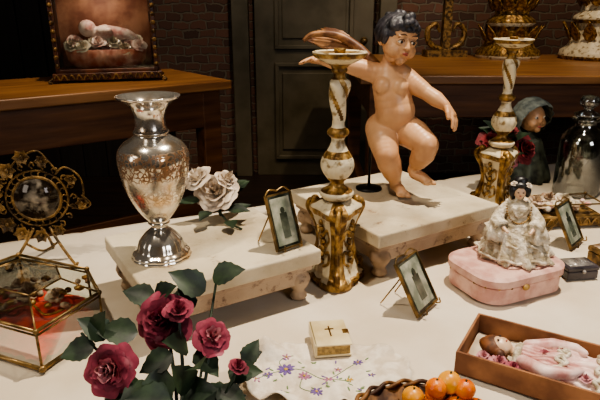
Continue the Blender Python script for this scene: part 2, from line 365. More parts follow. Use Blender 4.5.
# ---------- candlesticks
def candlestick(name,loc,rz):
    g=group(name,(loc[0],loc[1],T),rz); b=MB()
    base=[(0,0),(.05,0),(.053,.004),(.052,.012),(.043,.018),(.040,.024),(.034,.04),(.030,.06),(.030,.085),(.034,.11),(.041,.13),(.045,.140),(.045,.149),(.036,.154),(.024,.161),(.0,.161)]
    b.lathe(dense(base,3),96,mod=lambda a,z,r: r*(1+.18*math.cos(3*a))*(1+.03*math.sin(a*18)*math.sin(z*170)),mf=lambda z,a:0 if (z<.012 or .135<z<.146 or abs(math.sin(1.5*a+math.pi/2))>.85) else 1)
    b.build('foot',[M_gold,M_cream],g,weld=True)
    b=MB()
    for k in range(3):
        a=2*math.pi*k/3; ca,sa=math.cos(a),math.sin(a)
        P=lambda r,z:(r*ca,r*sa,z+.003)
        b.tube([P(.050,.007),P(.060,.012),P(.058,.026),P(.049,.026),P(.051,.016)],.006,0)
        b.tube([P(.050,.022),P(.043,.045),P(.037,.075),P(.043,.105),P(.054,.125),P(.060,.138),P(.055,.150),P(.047,.146),P(.050,.136)],[.006,.006,.005,.005,.006,.006,.005,.004,.003],0)
        b.ball(P(.045,.152),.009)
        a2=a+math.pi/3; Q=lambda r,z,da=0:(r*math.cos(a2+da),r*math.sin(a2+da),z)
        for i in range(7): b.ball(Q(.027+.002*abs(i-3),.045+i*.013),(.006,.006,.006),0,8,6)
        for sgn in(-1,1):
            b.tube([Q(.032,.035,sgn*.2),Q(.034,.045,sgn*.6),Q(.030,.065,sgn*.55),Q(.027,.06,sgn*.25)],.003)
            b.tube([Q(.028,.075,sgn*.2),Q(.030,.09,sgn*.6),Q(.034,.11,sgn*.5),Q(.034,.10,sgn*.2)],.003)
        b.tube([Q(.043,.010,-.5),Q(.046,.014,-.2),Q(.046,.010,.1),Q(.043,.012,.5)],.004)
    b.build('scrolls',M_gold,g)
    b=MB()
    pr=[(.018,.160),(.026,.166),(.031,.172),(.031,.178),(.022,.184),(.014,.190),(.013,.197),(.018,.204),(.026,.216),(.029,.228),(.027,.24),(.019,.256),(.013,.268),(.012,.278),(.018,.284),(.020,.289),(.018,.294),(.0115,.300),(.0115,.315),(.0135,.335),(.0165,.355),(.0185,.37),(.017,.379),(.011,.385),(.010,.391),(.014,.396),(.0135,.401),(.019,.407),(.034,.414),(.044,.42),(.047,.4255),(.046,.429),(.042,.427),(.015,.4225),(0,.4225)]
    def md(a,z,r):
        if .2<z<.256: return r*(1+.07*abs(math.sin(a*5)))
        if .31<z<.382: return r*(1+.13*math.sin(a*3+z*110))
        return r
    def mf(z,a):
        if .206<z<.244: return 1
        if .31<z<.382: return 1 if math.sin(a*3+z*110)>-.55 else 0
        return 1 if (z>.4265 or .166<z<.179 or .256<z<.280 or .298<z<.31 or .409<z<.418) else 0
    b.lathe(dense(pr,4),96,mod=md,mf=mf)
    for i in range(6):
        a=math.pi/3*i
        b.leaf((.0275*math.cos(a),.0275*math.sin(a),.243),(-.35*math.cos(a),-.35*math.sin(a),-1),(math.cos(a),math.sin(a),-.2),.022,.014,0,curl=-.15)
        b.leaf((.016*math.cos(a),.016*math.sin(a),.203),(.55*math.cos(a),.55*math.sin(a),1),(math.cos(a),math.sin(a),-.3),.020,.016,0,curl=.05)
    b.build('stem',[M_gold,M_cream],g,weld=True)
    b=MB(); b.lathe([(0,.422),(.008,.422),(.010,.43),(.011,.434),(.006,.433),(0,.43)],24); b.build('socket',M_gold,g)
candlestick('candlestick',(.068,.986),R(150)); candlestick('candlestick',(.512,1.393),R(30))
# ---------- cherub
O=Vector((.2,1.2,.10)); g=group('cherub_figure',(.2,1.2,TT))
it=[]
it+=[((.203,1.232,.250),(.044,.038,.038)),((.188,1.248,.244),.030),((.220,1.248,.247),.030)]
it+=chain([((.204,1.222,.262),.041),((.206,1.210,.288),.043),((.199,1.213,.318),.040),((.193,1.218,.342),.038),((.189,1.222,.362),.031)])
it+=[((.176,1.195,.343),.020),((.207,1.190,.341),.020)]
it+=chain([((.163,1.224,.366),.023),((.216,1.215,.362),.024)])
it+=chain([((.189,1.222,.37),.022),((.193,1.22,.392),.0185),((.197,1.218,.41),.019)])
it+=chain([((.158,1.226,.367),.022),((.130,1.225,.376),.0205),((.102,1.22,.383),.0165),((.074,1.214,.390),.0165),((.050,1.202,.395),.0110)])
it+=chain([((.224,1.214,.360),.022),((.246,1.198,.343),.0205),((.266,1.182,.330),.0165),((.282,1.166,.320),.0168),((.298,1.149,.309),.0108)])
it+=chain([((.182,1.232,.244),.037),((.182,1.200,.226),.034),((.186,1.172,.200),.0265),((.194,1.178,.180),.0265),((.203,1.188,.158),.0220),((.211,1.196,.136),.0140),((.214,1.198,.124),.0142)])
it+=chain([((.224,1.228,.248),.037),((.246,1.188,.240),.033),((.266,1.152,.226),.0260),((.263,1.160,.206),.0258),((.257,1.172,.188),.0210),((.252,1.183,.172),.0135),((.250,1.186,.162),.0142)])
def foot(h,dv,up):
    o=[];h=Vector(h);dv=Vector(dv).normalized();up=Vector(up);up=(up-dv*up.dot(dv)).normalized();sd=dv.cross(up)
    o+=chain([(h,.0130),(h+dv*.022+up*.001,.0118),(h+dv*.036-up*.001,.0098)])
    for k in(-1,1): o+=chain([(h+dv*.012,.009),(h+dv*.034+sd*k*.006-up*.002,.008)])
    for k in range(5):
        s_=(k-2)*.0058; L=.047-.0022*k; o+=cap(h+dv*.036+sd*s_-up*.002,.0046,h+dv*L+sd*s_-up*.0035,.0040-.0002*k+.0006*(k==0))
    return o
it+=foot((.214,1.199,.1228),(.30,-.88,-.22),(0,0,1))
it+=foot((.252,1.184,.154),(.70,-.65,-.28),(0,0,1))
def hand(w,dv,nr,curl,flip=1,s=1):
    o=[];w=Vector(w);dv=Vector(dv).normalized();nr=Vector(nr);nr=(nr-dv*nr.dot(dv)).normalized();sd=dv.cross(nr)*flip
    for k in(-1,0,1): o+=chain([(w,.009*s),(w+dv*.02*s+sd*k*.0065*s,.0072*s)])
    for k in range(4):
        q=(k-1.5)*.0080*s; L=[.021,.026,.024,.018][k]*s; b0=w+dv*.022*s+sd*q
        p1=b0+(dv+sd*(k-1.5)*.24)*L*.5-nr*curl*L*.2; p2=p1+(dv+sd*(k-1.5)*.14)*L*.5-nr*curl*L*.6
        o+=chain([(b0,.0045*s),(p1,.0038*s),(p2,.0032*s)])
    t0=w+dv*.006*s-sd*.009*s; t1=t0+dv*.009*s-sd*.009*s-nr*.002; t2=t1+dv*.009*s-sd*.003*s-nr*.004
    o+=chain([(t0,.006*s),(t1,.005*s),(t2,.0042*s)]); return o
it+=hand((.048,1.201,.395),(-.85,-.25,.1),(.2,.3,1),.5,1,1.05)
it+=hand((.300,1.147,.307),(.50,-.45,-.72),(.75,-.3,.5),.6,-1,1.05)
blob('body',it,.0017,M_skin,g,4,O)
HM=Matrix.Translation(Vector((.203,1.212,.437)))@Euler((R(10),R(8),R(24))).to_matrix().to_4x4()
HR=HM.to_3x3()
def H(p,r): return (HM@Vector(p),r if hasattr(r,'__len__') else (r,r,r),HR)
hd=[H((0,.004,.008),(.038,.042,.038)),H((0,-.010,-.010),(.034,.031,.034)),H((.018,-.022,-.018),.0170),H((-.018,-.022,-.018),.0170),H((0,-.028,-.037),.0105),H((.013,-.013,-.032),.014),H((-.013,-.013,-.032),.014),H((0,-.02,.018),(.028,.020,.018)),
 H((.015,-.0345,.0125),(.010,.005,.0035)),H((-.015,-.0345,.0125),(.010,.005,.0035)),H((0,-.038,-.020),(.010,.006,.007)),H((.0042,-.0435,-.0095),.0033),H((-.0042,-.0435,-.0095),.0033)]
for i in range(6): t=i/5; hd.append(H((0,-.0385-.0075*t,.007-.0155*t),.0030+.0018*t))
for sx in(-1,1): hd.append(H((sx*.038,.004,-.004),(.004,.009,.012))); hd.append(H((sx*.036,.002,-.012),(.004,.005,.006)))
for sx in(-1,1):
    for k in range(7):
        u=-1+2*k/6; hd.append(H((sx*(.0150+.0078*u),-.0378+.0028*u*u,.0068-.0032*u*u),.0024)); hd.append(H((sx*(.0150+.0075*u),-.0372+.0028*u*u,-.0032+.0022*u*u),.0022))
blob('head',hd,.0012,M_skin,g,3,O)
b=MB()
for sx in(-1,1):
    b.ball(HM@Vector((sx*.0148,-.0333,.002))-O,(.0075,.0060,.0048),0,16,12,HR)
    b.ball(HM@Vector((sx*.0148+.0012,-.0382,.0015))-O,(.0035,.0018,.0036),1,12,8,HR)
    b.tube([HM@Vector((sx*x,y,z))-O for x,y,z in((.0075,-.0372,.003),(.011,-.0395,.0062),(.015,-.0402,.0070),(.019,-.0388,.0058),(.0225,-.0352,.002))],.0009,1)
    b.tube([HM@Vector((sx*x,y,z))-O for x,y,z in((.006,-.0405,.0145),(.011,-.0412,.0168),(.017,-.0392,.0168),(.023,-.034,.0140))],[.0005,.0010,.0009,.0003],2)
b.build('eyes',[M_white,M_brown,mat('soft_brow','#4d3322',rough=.5)],g)
b=MB()
b.tube([HM@Vector(p)-O for p in((-.0075,-.0415,-.0205),(-.003,-.0448,-.0190),(0,-.0452,-.0197),(.003,-.0448,-.0190),(.0075,-.0415,-.0205))],[.0005,.0016,.0014,.0016,.0005],0)
b.tube([HM@Vector(p)-O for p in((-.0065,-.0415,-.0215),(0,-.0448,-.0232),(.0065,-.0415,-.0215))],[.0005,.0020,.0005],0)
b.build('lips',M_lip,g)
hr=[H((0,.007,.014),(.041,.044,.038))]
for i in range(26):
    a=R(-118+236*i/25); pts=[]
    for k in range(6):
        el=R(22+60*k/5) if abs(a)<1.2 else R(-25+95*k/5 if abs(a)<1.9 else -38+105*k/5)
        aa=a+.10*math.sin(k*1.9+i*1.3)
        pts.append(((.0415*math.cos(el)*math.sin(aa),.006-.0445*math.cos(el)*math.cos(aa),.011+.0395*math.sin(el)),.0068-.0006*k))
    for c,r in chain(pts): hr.append(H(tuple(c),r))
for i in range(14):
    a=R(130+100*i/13)
    for k in range(5):
        el=R(-35+28*k); aa=a+.12*math.sin(k*2+i); hr.append(H((.040*math.cos(el)*math.sin(aa),.006-.044*math.cos(el)*math.cos(aa),.010+.040*math.sin(el)),.0085))
for c in((0,-.032,.041,.009),(.010,-.035,.036,.0075),(-.011,-.034,.036,.0085),(-.022,-.027,.031,.0085),(.022,-.027,.030,.008),(.004,-.022,.050,.010),(-.008,-.026,.047,.009)): hr.append(H(c[:3],c[3]))
blob('hair',hr,.0016,M_hair,g,2,O)
b=MB()
for i in range(7):
    a=R(166-i*4); dv=Vector((math.cos(a)*1.0,.15+.03*i,math.sin(a)*.5+.14)); L=.150-.010*i
    b.leaf(Vector((.150-.004*i,1.266+.003*i,.398+.0035*i))-O,dv,(.1,-1,.2),L,.022,0,curl=.12,fold=.25,n=10,pw=.9)
b.tube([Vector(p)-O for p in((.165,1.245,.380),(.125,1.265,.418),(.08,1.273,.442),(.03,1.278,.444),(.008,1.278,.430))],[.010,.009,.007,.005,.003],0)
b.build('wing',M_wing,g,solid=.003)
b=MB(); b.tube([(-.040,.042,.004),(-.040,.042,.10),(-.02,.042,.135)],.0032,0,smooth=False); b.lathe([(0,0),(.03,0),(.03,.004),(.008,.006),(0,.006)],24,c=(-.040,.042,0)); b.build('support_rod',M_black,g)
# ---------- photo frames
def frame(name,mid,rz,w,h,lean,z,mi=M_brass):
    g=group(name,(mid[0],mid[1],z),rz); e=Euler((-R(lean),0,0)).to_matrix(); b=MB(); t=.0032
    lift=.0045
    def bx(x,y,zz,sx,sy,sz,k): b.box(e@Vector((x,y,zz))+Vector((0,0,lift)),(sx,sy,sz),k,e)
    bx(-w/2,0,h/2,t,.006,h,0);bx(w/2,0,h/2,t,.006,h,0);bx(0,0,t/2,w,.006,t,0);bx(0,0,h-t/2,w,.006,t,0)
    bx(0,.001,h/2,w-.004,.002,h-.006,1)
    bx(0,-.0005,h*.5,w*.80,.002,h*.84,2)
    bx(w*.03,-.0018,h*.42,w*.28,.0008,h*.45,1); b.ball(e@Vector((w*.03,-.0018,h*.69))+Vector((0,0,lift)),(w*.09,.0008,w*.11),1,10,6,e)
    for sx in(-1,1):
        b.tube([e@Vector((sx*w*.3,.004,h*.75))+Vector((0,0,lift)),Vector((sx*w*.36,math.sin(R(lean))*h*.75+h*.42,.0015))],.0013,0,smooth=False)
        b.tube([e@Vector((sx*w*.35,-.004,.0))+Vector((0,0,lift)),e@Vector((sx*w*.35,-.012,-.001))+Vector((0,0,lift)),e@Vector((sx*w*.35,-.014,.008))+Vector((0,0,lift))],.0013,0)
        b.tube([e@Vector((sx*w*.5,0,h))+Vector((0,0,lift)),e@Vector((sx*w*.3,0,h+.008))+Vector((0,0,lift)),e@Vector((0,0,h+.004))+Vector((0,0,lift))],.0016,0)
    b.build('frame',[mi,M_photo,M_pale],g,smooth=False)
M_pale=mat('print_paper','#757c6c','#afae9c',scale=35,rough=.25,coat=.3)
frame('picture_frame',(-.018,.892),R(40),.052,.098,20,TT)
frame('picture_frame',(.222,.858),R(53),.075,.098,30,T)
frame('picture_frame',(.612,1.138),R(47),.075,.098,28,T)
# ---------- white rose on riser
g=group('porcelain_rose',(-.165,1.03,TT)); b=MB()
b.rose((0,0,.066),.037,(-.1,-.7,.7),0,seed=2,layers=5); b.rose((-.038,.012,.092),.024,(-.5,-.4,.8),0,seed=5,layers=5); b.rose((.026,.02,.085),.021,(.5,-.3,.8),0,seed=8,layers=5)
b.build('blooms',M_wrose,g)
b=MB()
b.tube([(0,.012,.045),(.012,-.008,.02),(.03,-.025,.006),(.055,-.045,.003)],.002); b.tube([(-.03,.02,.07),(-.01,.015,.04),(.01,0,.012)],.002)
for p,dv,L in(((.025,-.01,.03),(1,-.2,.1),.045),((.03,-.01,.025),(.9,.5,.3),.045),((.03,-.03,.014),(.3,-1,.15),.04),((-.03,0,.045),(-1,-.3,.1),.045),((.02,.02,.06),(.9,.3,.5),.045),((-.01,-.02,.03),(-.3,-1,0),.04),((.025,.03,.05),(.8,.6,.5),.05)):
    b.leaf(p,dv,(0,-.3,1),L,L*.6,0,curl=.15)
b.build('stems',M_green,g)
# ---------- silk rose bouquet (foreground)
g=group('silk_rose_bouquet',(-.14,.52,T)); o=Vector((-.14,.52,0)); b=MB()
roses=[((-.174,.614,.130),.031,(-.1,-.75,.6),1),((-.226,.556,.098),.026,(-.1,-.8,.5),2),((-.108,.607,.112),.020,(.3,-.6,.8),3),((-.074,.578,.090),.011,(.3,-.2,1),4),((-.150,.610,.150),.016,(.1,-.3,1),6)]
for c,r,a,sd in roses: b.rose(Vector(c)-o,r,a,0,1 if sd in(3,2) else None,7 if r>.02 else 4,sd,sep=2)
b.build('blooms',[M_rose,M_rosein,M_green],g)
b=MB(); root=Vector((-.13,.45,.006))-o
for c,r,a,sd in roses:
    c=Vector(c)-o; e=c-Vector(a).normalized()*r*.6; mid=(e+root)/2+Vector((0,.03,-.01)); b.tube([root,mid,e],.0022)
for e in((-.114,.70,.152),(-.2,.66,.14),(-.27,.60,.12),(-.05,.62,.08),(-.16,.66,.15)):
    e=Vector(e)-o; mid=(e+root)/2+Vector((0,.03,.0)); b.tube([root,mid,e],.0018)
lv=[((-.125,.66,.145),(-.55,-.1,.45),.055),((-.12,.69,.150),(.7,-.2,.35),.05),((-.135,.655,.135),(-.9,-.3,.0),.05),((-.19,.65,.140),(.5,-.3,.5),.045),((-.19,.65,.14),(-.8,.1,.2),.045),
 ((-.2,.60,.12),(-1,-.2,.2),.05),((-.235,.60,.115),(-.7,-.1,.6),.045),((-.25,.59,.11),(-1,-.3,-.2),.045),((-.25,.60,.12),(.3,-.3,.8),.04),
 ((-.15,.55,.06),(-.8,-.3,.3),.055),((-.14,.56,.06),(.7,-.3,.4),.05),((-.12,.56,.05),(.9,.1,.1),.055),((-.15,.52,.04),(-.6,-.5,.4),.05),((-.18,.55,.07),(-.9,.0,-.1),.055),((-.13,.58,.085),(.2,-.6,.5),.05),
 ((-.09,.59,.07),(.9,-.2,.2),.045),((-.07,.60,.075),(.4,.4,.6),.035),((-.17,.57,.09),(.1,-.5,-.6),.055),((-.2,.56,.08),(.4,-.5,-.5),.055),((-.11,.545,.05),(.6,-.6,.2),.05),((-.14,.60,.10),(-.3,-.5,.5),.045),((-.13,.61,.09),(.5,-.5,-.3),.045),((-.155,.585,.10),(-.9,-.4,-.3),.045),
 ((-.13,.56,.07),(-.2,-.4,.8),.05),((-.15,.55,.05),(.3,-.7,-.1),.06),((-.18,.54,.05),(-.7,-.6,.1),.055),((-.12,.53,.03),(.9,-.5,.1),.055),((-.10,.57,.06),(.8,-.5,-.1),.045),((-.21,.53,.05),(-.6,-.7,-.1),.05)]
for p,dv,L in lv: b.leaf(Vector(p)-o,dv,(.1,-.6,.8),L,L*.66,0,curl=.15,fold=.25,n=11)
b.build('foliage',M_green,g)
# ---------- glass casket
g=group('glass_casket',(-.447,.82,T)); o2=Vector((-.447,.82))
P=[(-.53,.75),(-.372,.685),(-.322,.80),(-.372,.885),(-.52,.945),(-.58,.86)]
P=[Vector(p)-o2 for p in P]; n=len(P); Hh=.068
top=[p*.5 for p in P]
b=MB(); 
for i in range(n):
    a,c=P[i],P[(i+1)%n]; b.add([(a.x,a.y,.008),(c.x,c.y,.008),(c.x,c.y,Hh),(a.x,a.y,Hh)],[(0,1,2,3)])
    a2,c2=top[i],top[(i+1)%n]; b.add([(a.x,a.y,Hh),(c.x,c.y,Hh),(c2.x,c2.y,Hh+.020),(a2.x,a2.y,Hh+.020)],[(0,1,2,3)])
b.add([(p.x,p.y,Hh+.020) for p in top],[tuple(range(n))]); b.build('panes',M_glass,g,smooth=False)
b=MB()
for i in range(n):
    a,c=P[i],P[(i+1)%n]; t1,t2=top[i],top[(i+1)%n]
    for z,r in((.005,.0035),(Hh,.0025),(Hh-.007,.0016)): b.tube([(a.x,a.y,z),(c.x,c.y,z)],r,smooth=False)
    b.tube([(a.x,a.y,.003),(a.x,a.y,Hh)],.002,smooth=False); b.tube([(a.x,a.y,Hh),(t1.x,t1.y,Hh+.020)],.0014,smooth=False); b.tube([(t1.x,t1.y,Hh+.020),(t2.x,t2.y,Hh+.020)],.0016,smooth=False)
    b.ball((a.x,a.y,.006),.006); b.ball((a.x,a.y,Hh),.0045)
b.build('brass_edges',M_brass,g)
b=MB(); b.add([(p.x*.98,p.y*.98,.004) for p in P]+[(p.x*.98,p.y*.98,.008) for p in P],[tuple(range(n)),tuple(range(n,2*n))]+[(i,(i+1)%n,n+(i+1)%n,n+i) for i in range(n)]); b.build('base_plate',M_brass,g,smooth=False)
b=MB(); vs=[];K=10
for k in range(K+1):
    t=k/K
    for i in range(n):
        for j in range(8):
            p=P[i].lerp(P[(i+1)%n],j/8)*.93*(1-t); vs.append((p.x,p.y,.010+.014*math.sin(min(1,t*1.6)*math.pi/2)+.003*math.sin(p.x*150+k)+.003*math.sin(p.y*130)))
m_=n*8; fs=[(k*m_+i,k*m_+(i+1)%m_,(k+1)*m_+(i+1)%m_,(k+1)*m_+i) for k in range(K) for i in range(m_)]
b.add(vs,fs); b.build('velvet_cushion',M_red,g)
b=MB(); r_=random.Random(4)
for i in range(30):
    x,y=r_.uniform(-.07,.08),r_.uniform(-.02,.09); b.ball((x,y,.034+r_.uniform(0,.01)),(r_.uniform(.004,.010),.006,.005),i%2,10,6)
b.rose((-.02,.04,.042),.018,(0,-.3,1),0,seed=1,layers=4); b.rose((.03,.03,.040),.014,(0,-.3,1),0,seed=3,layers=4); b.rose((-.05,.07,.040),.014,(0,-.3,1),0,seed=5,layers=4)
b.tube([(-.08,.02,.036),(-.04,-.02,.033),(0,0,.035),(.04,-.03,.033),(.07,.0,.034)],.002,1); b.build('relics',[M_shell,M_gold],g)
# ---------- filigree mirror
g=group('filigree_mirror',(-.527,1.062,T),R(12)); b=MB()
C=Vector((0,0,.137)); 
b.tube([C+Vector((.045*math.cos(i*math.pi/8),0,.045*math.sin(i*math.pi/8))) for i in range(16)],.003,closed=True)
b.tube([C+Vector((.058*math.cos(i*math.pi/8),.002,.058*math.sin(i*math.pi/8))) for i in range(16)],.0018,closed=True)
for i in range(24):
    a=2*math.pi*i/24; b.tube([C+Vector((.045*math.cos(a),0,.045*math.sin(a))),C+Vector((.052*math.cos(a+.1),.001,.052*math.sin(a+.1))),C+Vector((.058*math.cos(a),.002,.058*math.sin(a)))],.0011)
def flower(c,r,nrm=(0,-1,0),k=6):
    c=Vector(c); q=Vector((0,0,1)).rotation_difference(Vector(nrm).normalized())
    for i in range(k):
        a=2*math.pi*i/k; b.leaf(c,q@Vector((math.cos(a),math.sin(a),.25)),q@Vector((0,0,1)),r,r*.75,0,curl=-.2,n=5)
    b.ball(c+q@Vector((0,0,r*.15)),r*.22,0,8,6)
for i in range(20):
    a=2*math.pi*i/20; cc=C+Vector((.063*math.cos(a),0,.063*math.sin(a)))
    b.tube([cc,cc+Vector((.008*math.cos(a+.8),0,.008*math.sin(a+.8))),cc+Vector((.012*math.cos(a),0,.012*math.sin(a))),cc+Vector((.006*math.cos(a-.6),0,.006*math.sin(a-.6)))],.0014)
for c,r in(((-.045,-.004,.20),.02),((-.015,-.004,.225),.018),((.02,-.004,.215),.015),((.07,-.004,.175),.013),((.085,-.004,.125),.015),((-.07,-.004,.17),.017),((-.06,-.006,.09),.02),((-.035,-.008,.07),.018),((0,-.008,.062),.017),((.035,-.006,.07),.014)): flower(c,r)
b.tube([(.04,0,.185),(.06,-.003,.20),(.085,-.003,.18),(.09,-.003,.15),(.085,-.003,.125)],.0016)
b.tube([(-.05,0,.18),(-.03,0,.215),(.01,0,.235),(.03,0,.215),(.045,0,.19)],.0016)
b.tube([(.055,0,.12),(.08,0,.11),(.10,-.003,.12),(.085,-.003,.14)],.0016)
for x,y in((-.05,-.03),(.05,-.03),(0,.055)): b.tube([(x*.3,0,.075),(x*.6,y*.5,.05),(x,y,.02),(x*1.25,y*1.2,.003),(x*1.35,y*1.35,.008)],.0026)
b.tube([(-.03,-.01,.045),(0,-.015,.03),(.03,-.01,.045)],.002)
for i in range(3): b.leaf((-.06+.0*i,-.004,.12+.03*i),(-1,0,.5-.4*i),(0,-1,0),.03,.014)
b.build('frame',M_golddk,g,solid=.0008)
b=MB(); b.lathe([(0,0),(.045,0),(.045,.002),(0,.002)],40,c=C,rot=Euler((R(90),0,0)).to_matrix()); b.build('mirror',mat('mirror_print','#2c241c','#9a9080',scale=26,rough=.08,metal=.3,stops=(.48,.6)),g)
# ---------- pink box + figurine
g=group('pink_jewelry_box',(.388,.962,T),R(24))
def rrect(hx,hy,r,k=8):
    o=[]
    for sx,sy,a0 in((1,1,0),(-1,1,90),(-1,-1,180),(1,-1,270)):
        for i in range(k+1):
            a=R(a0+90*i/k); o.append(((hx-r)*sx+r*math.cos(a),(hy-r)*sy+r*math.sin(a)))
    return o
def rprism(b,levels,mi=0):
    vs=[];m=None
    for hx,hy,r,z in levels:
        ring=rrect(hx,hy,r); m=len(ring); vs+=[(x,y,z) for x,y in ring]
    fs=[(i*m+j,i*m+(j+1)%m,(i+1)*m+(j+1)%m,(i+1)*m+j) for i in range(len(levels)-1) for j in range(m)]
    fs.append(tuple(range(m))); fs.append(tuple((len(levels)-1)*m+j for j in range(m))); b.add(vs,fs,mi)
b=MB(); rprism(b,[(.090,.066,.04,0),(.094,.070,.042,.003),(.094,.070,.042,.032),(.091,.067,.04,.033)]); rprism(b,[(.093,.069,.04,.034),(.098,.074,.045,.036),(.098,.074,.045,.049),(.092,.068,.042,.0535),(.06,.04,.03,.0545)])
b.build('box',M_pink,g,smooth=False)
b=MB(); ring=rrect(.097,.073,.045,6)
for x,y in ring[::2]: b.ball((x,y,.035),.0022,0,8,6)
b.ball((-.02,-.075,.032),(.008,.004,.006)); b.build('trim',M_gold,g)
g=group('lace_doll_figurine',(.402,.973,T+.0547),R(-12)); g.scale=(.98,.98,.90); b=MB()
pr=[(0,.001),(.05,.001),(.062,.003),(.060,.012),(.052,.03),(.043,.05),(.033,.068),(.023,.082),(.018,.09),(.022,.102),(.021,.113),(.012,.120),(.007,.124),(.007,.13)]
b.lathe(dense(pr,3),120,mod=lambda a,z,r: r*(1+(.15*math.sin(a*9+z*40)+.07*math.sin(a*23))*max(0,1-z/.085)+.12*math.cos(a)*max(0,1-z/.06)))
b.build('dress',M_lace,g,weld=True)
b=MB()
for sx in(-1,1):
    b.tube([(sx*.018,0,.113),(sx*.030,-.006,.098),(sx*.036,-.016,.082),(sx*.03,-.028,.074)],[.007,.009,.013,.015],0,12)
    b.lathe([(.012,0),(.02,-.018),(.026,-.034)],24,c=(sx*.034,-.018,.08),mod=lambda a,z,r:r*(1+.15*math.sin(a*7)))
b.tube([(-.02,.006,.118),(-.01,-.014,.108),(0,-.02,.095),(.012,-.014,.108),(.02,.006,.118)],.004,0)
for i in range(2):
    zz=.012+.026*i; rr=.062-.015*i
    b.tube([((rr+.005*math.sin(k*1.9))*math.cos(k*math.pi/12)*1.06,(rr+.005*math.sin(k*1.9))*math.sin(k*math.pi/12),zz+.004*math.sin(k*2.3)) for k in range(24)],.0024,closed=True,seg=6)
b.build('sleeves_and_frills',M_lace,g,solid=.001)
sk=mat('doll_skin','#d4b293',rough=.35)
blob('head',[((0,0,.141),(.012,.013,.0145)),((0,-.0115,.139),.0028),((0,-.006,.132),.006)]+cap((0,0,.12),.006,(0,0,.132),.006),.0012,sk,g,2)
blob('hands',cap((.026,-.033,.073),.004,(.02,-.042,.068),.003)+cap((-.026,-.033,.073),.004,(-.02,-.042,.068),.003),.001,sk,g,1)
hh=[((0,.005,.146),(.0158,.0155,.0160)),((0,.004,.163),(.013,.011,.009)),((.014,-.001,.142),(.006,.008,.013)),((-.014,-.001,.142),(.006,.008,.013)),((0,.014,.128),(.012,.008,.019)),((0,-.006,.156),(.012,.007,.005))]
blob('hair',hh,.0013,mat('black_hair','#0f0e10','#1e1b1c',scale=60,rough=.4),g,2)
b=MB()
for sx in(-1,1): b.ball((sx*.0045,-.0123,.142),(.0018,.001,.0013),1,8,6)
b.ball((0,-.0125,.1345),(.0022,.001,.0009),0,8,6)
b.build('face_paint',[M_lip,M_brown],g)
b=MB(); b.rose((.014,-.008,.158),.005,(.3,-.6,.7),0,layers=3); b.rose((-.013,-.006,.160),.005,(-.3,-.6,.7),0,layers=3,seed=4)
for i in range(22): a=i/21*math.pi; b.ball((.02*math.cos(a)*1.1,-.012-.016*math.sin(a),.112-.03*math.sin(a)),.0018,1,6,4)
b.build('flowers_and_beads',[M_wrose,M_gold],g)
# ---------- small boxes
def smallbox(name,loc,rz,sx,sy,sz,m,mt):
    g=group(name,(loc[0],loc[1],T),rz); b=MB(); b.box((0,0,sz*.33),(sx,sy,sz*.66)); b.box((0,0,sz*.84),(sx*1.03,sy*1.05,sz*.3)); b.build('body',m,g,smooth=False,bevel=.002)
    b=MB(); b.box((0,0,sz*1.0),(sx*.8,sy*.75,.002)); b.ball((0,-sy*.53,sz*.66),.004); 
    for sxx in(-1,1): b.tube([(sxx*sx*.35,-sy*.1,sz*1.02),(sxx*sx*.15,sy*.2,sz*1.04),(0,-sy*.2,sz*1.04)],.0012)
    b.build('lid_inlay',mt,g)
smallbox('trinket_box',(.545,1.0),R(8),.064,.045,.026,mat('dark_lacquer','#2a262c','#4a4448',scale=30,rough=.3),mat('pearl_inlay','#6f6a68','#a49e96',scale=60,rough=.2))
smallbox('trinket_box',(.632,1.055),R(20),.055,.045,.034,M_golddk,M_shell)
# ---------- cardboard box with doll
g=group('cardboard_box',(.383,.661,T),R(-31)); L,W,hh_=.30,.125,.036; b=MB()
b.box((0,0,.0015),(L,W,.003)); 
for s_ in(-1,1): b.box((0,s_*(W/2-.002),hh_/2),(L,.004,hh_)); b.box((s_*(L/2-.002),0,hh_/2),(.004,W-.008,hh_))
b.build('tray',M_card,g,smooth=False,bevel=.0008)
b=MB(); vs=[];nx_,ny_=30,14
for i in range(nx_+1):
    for j in range(ny_+1):
        x=-L/2+.006+(L-.012)*i/nx_; y=-W/2+.006+(W-.012)*j/ny_; vs.append((x,y,.005+.002*math.sin(x*90+y*50)+.001*math.sin(y*200)))
b.add(vs,[(i*(ny_+1)+j,i*(ny_+1)+j+1,(i+1)*(ny_+1)+j+1,(i+1)*(ny_+1)+j) for i in range(nx_) for j in range(ny_)]); b.build('tissue_paper',M_paper,g)
g=group('antique_doll',(.383,.661,T+.009),R(-31))
b=MB(); vs=[];NS,NA=60,90
for i in range(NS+1):
    t=i/NS; x=-.075+.19*t; w=.021+.031*min(1,t*1.6)**.8; h=.014+.012*math.sin(math.pi*min(1,t+.15))
    for j in range(NA+1):
        a=math.pi*j/NA; rip=1+.16*math.sin(a*12+t*3)*t+.06*math.sin(a*27+t*14); vs.append((x+.008*math.sin(a*9)*t,w*min(rip,1.04)*math.cos(a),.002+h*rip*math.sin(a)+.0025*math.sin(x*130+a*3)))
b.add(vs,[(i*(NA+1)+j,i*(NA+1)+j+1,(i+1)*(NA+1)+j+1,(i+1)*(NA+1)+j) for i in range(NS) for j in range(NA)]); b.build('dress',M_satin,g,solid=.001)
b=MB()
for x,w in((-.02,.038),(.03,.048),(.07,.050),(.108,.050)):
    for q in(0,.006): b.tube([(x+q+.005*math.sin(k*2+q*300),w*math.cos(math.pi*k/20),.004+.027*math.sin(math.pi*k/20)+.0015*math.sin(k*3)) for k in range(21)],.0030,0,6)
b.tube([(-.075,.022*math.cos(math.pi*k/10),.004+.018*math.sin(math.pi*k/10)) for k in range(11)],.006,0,6)
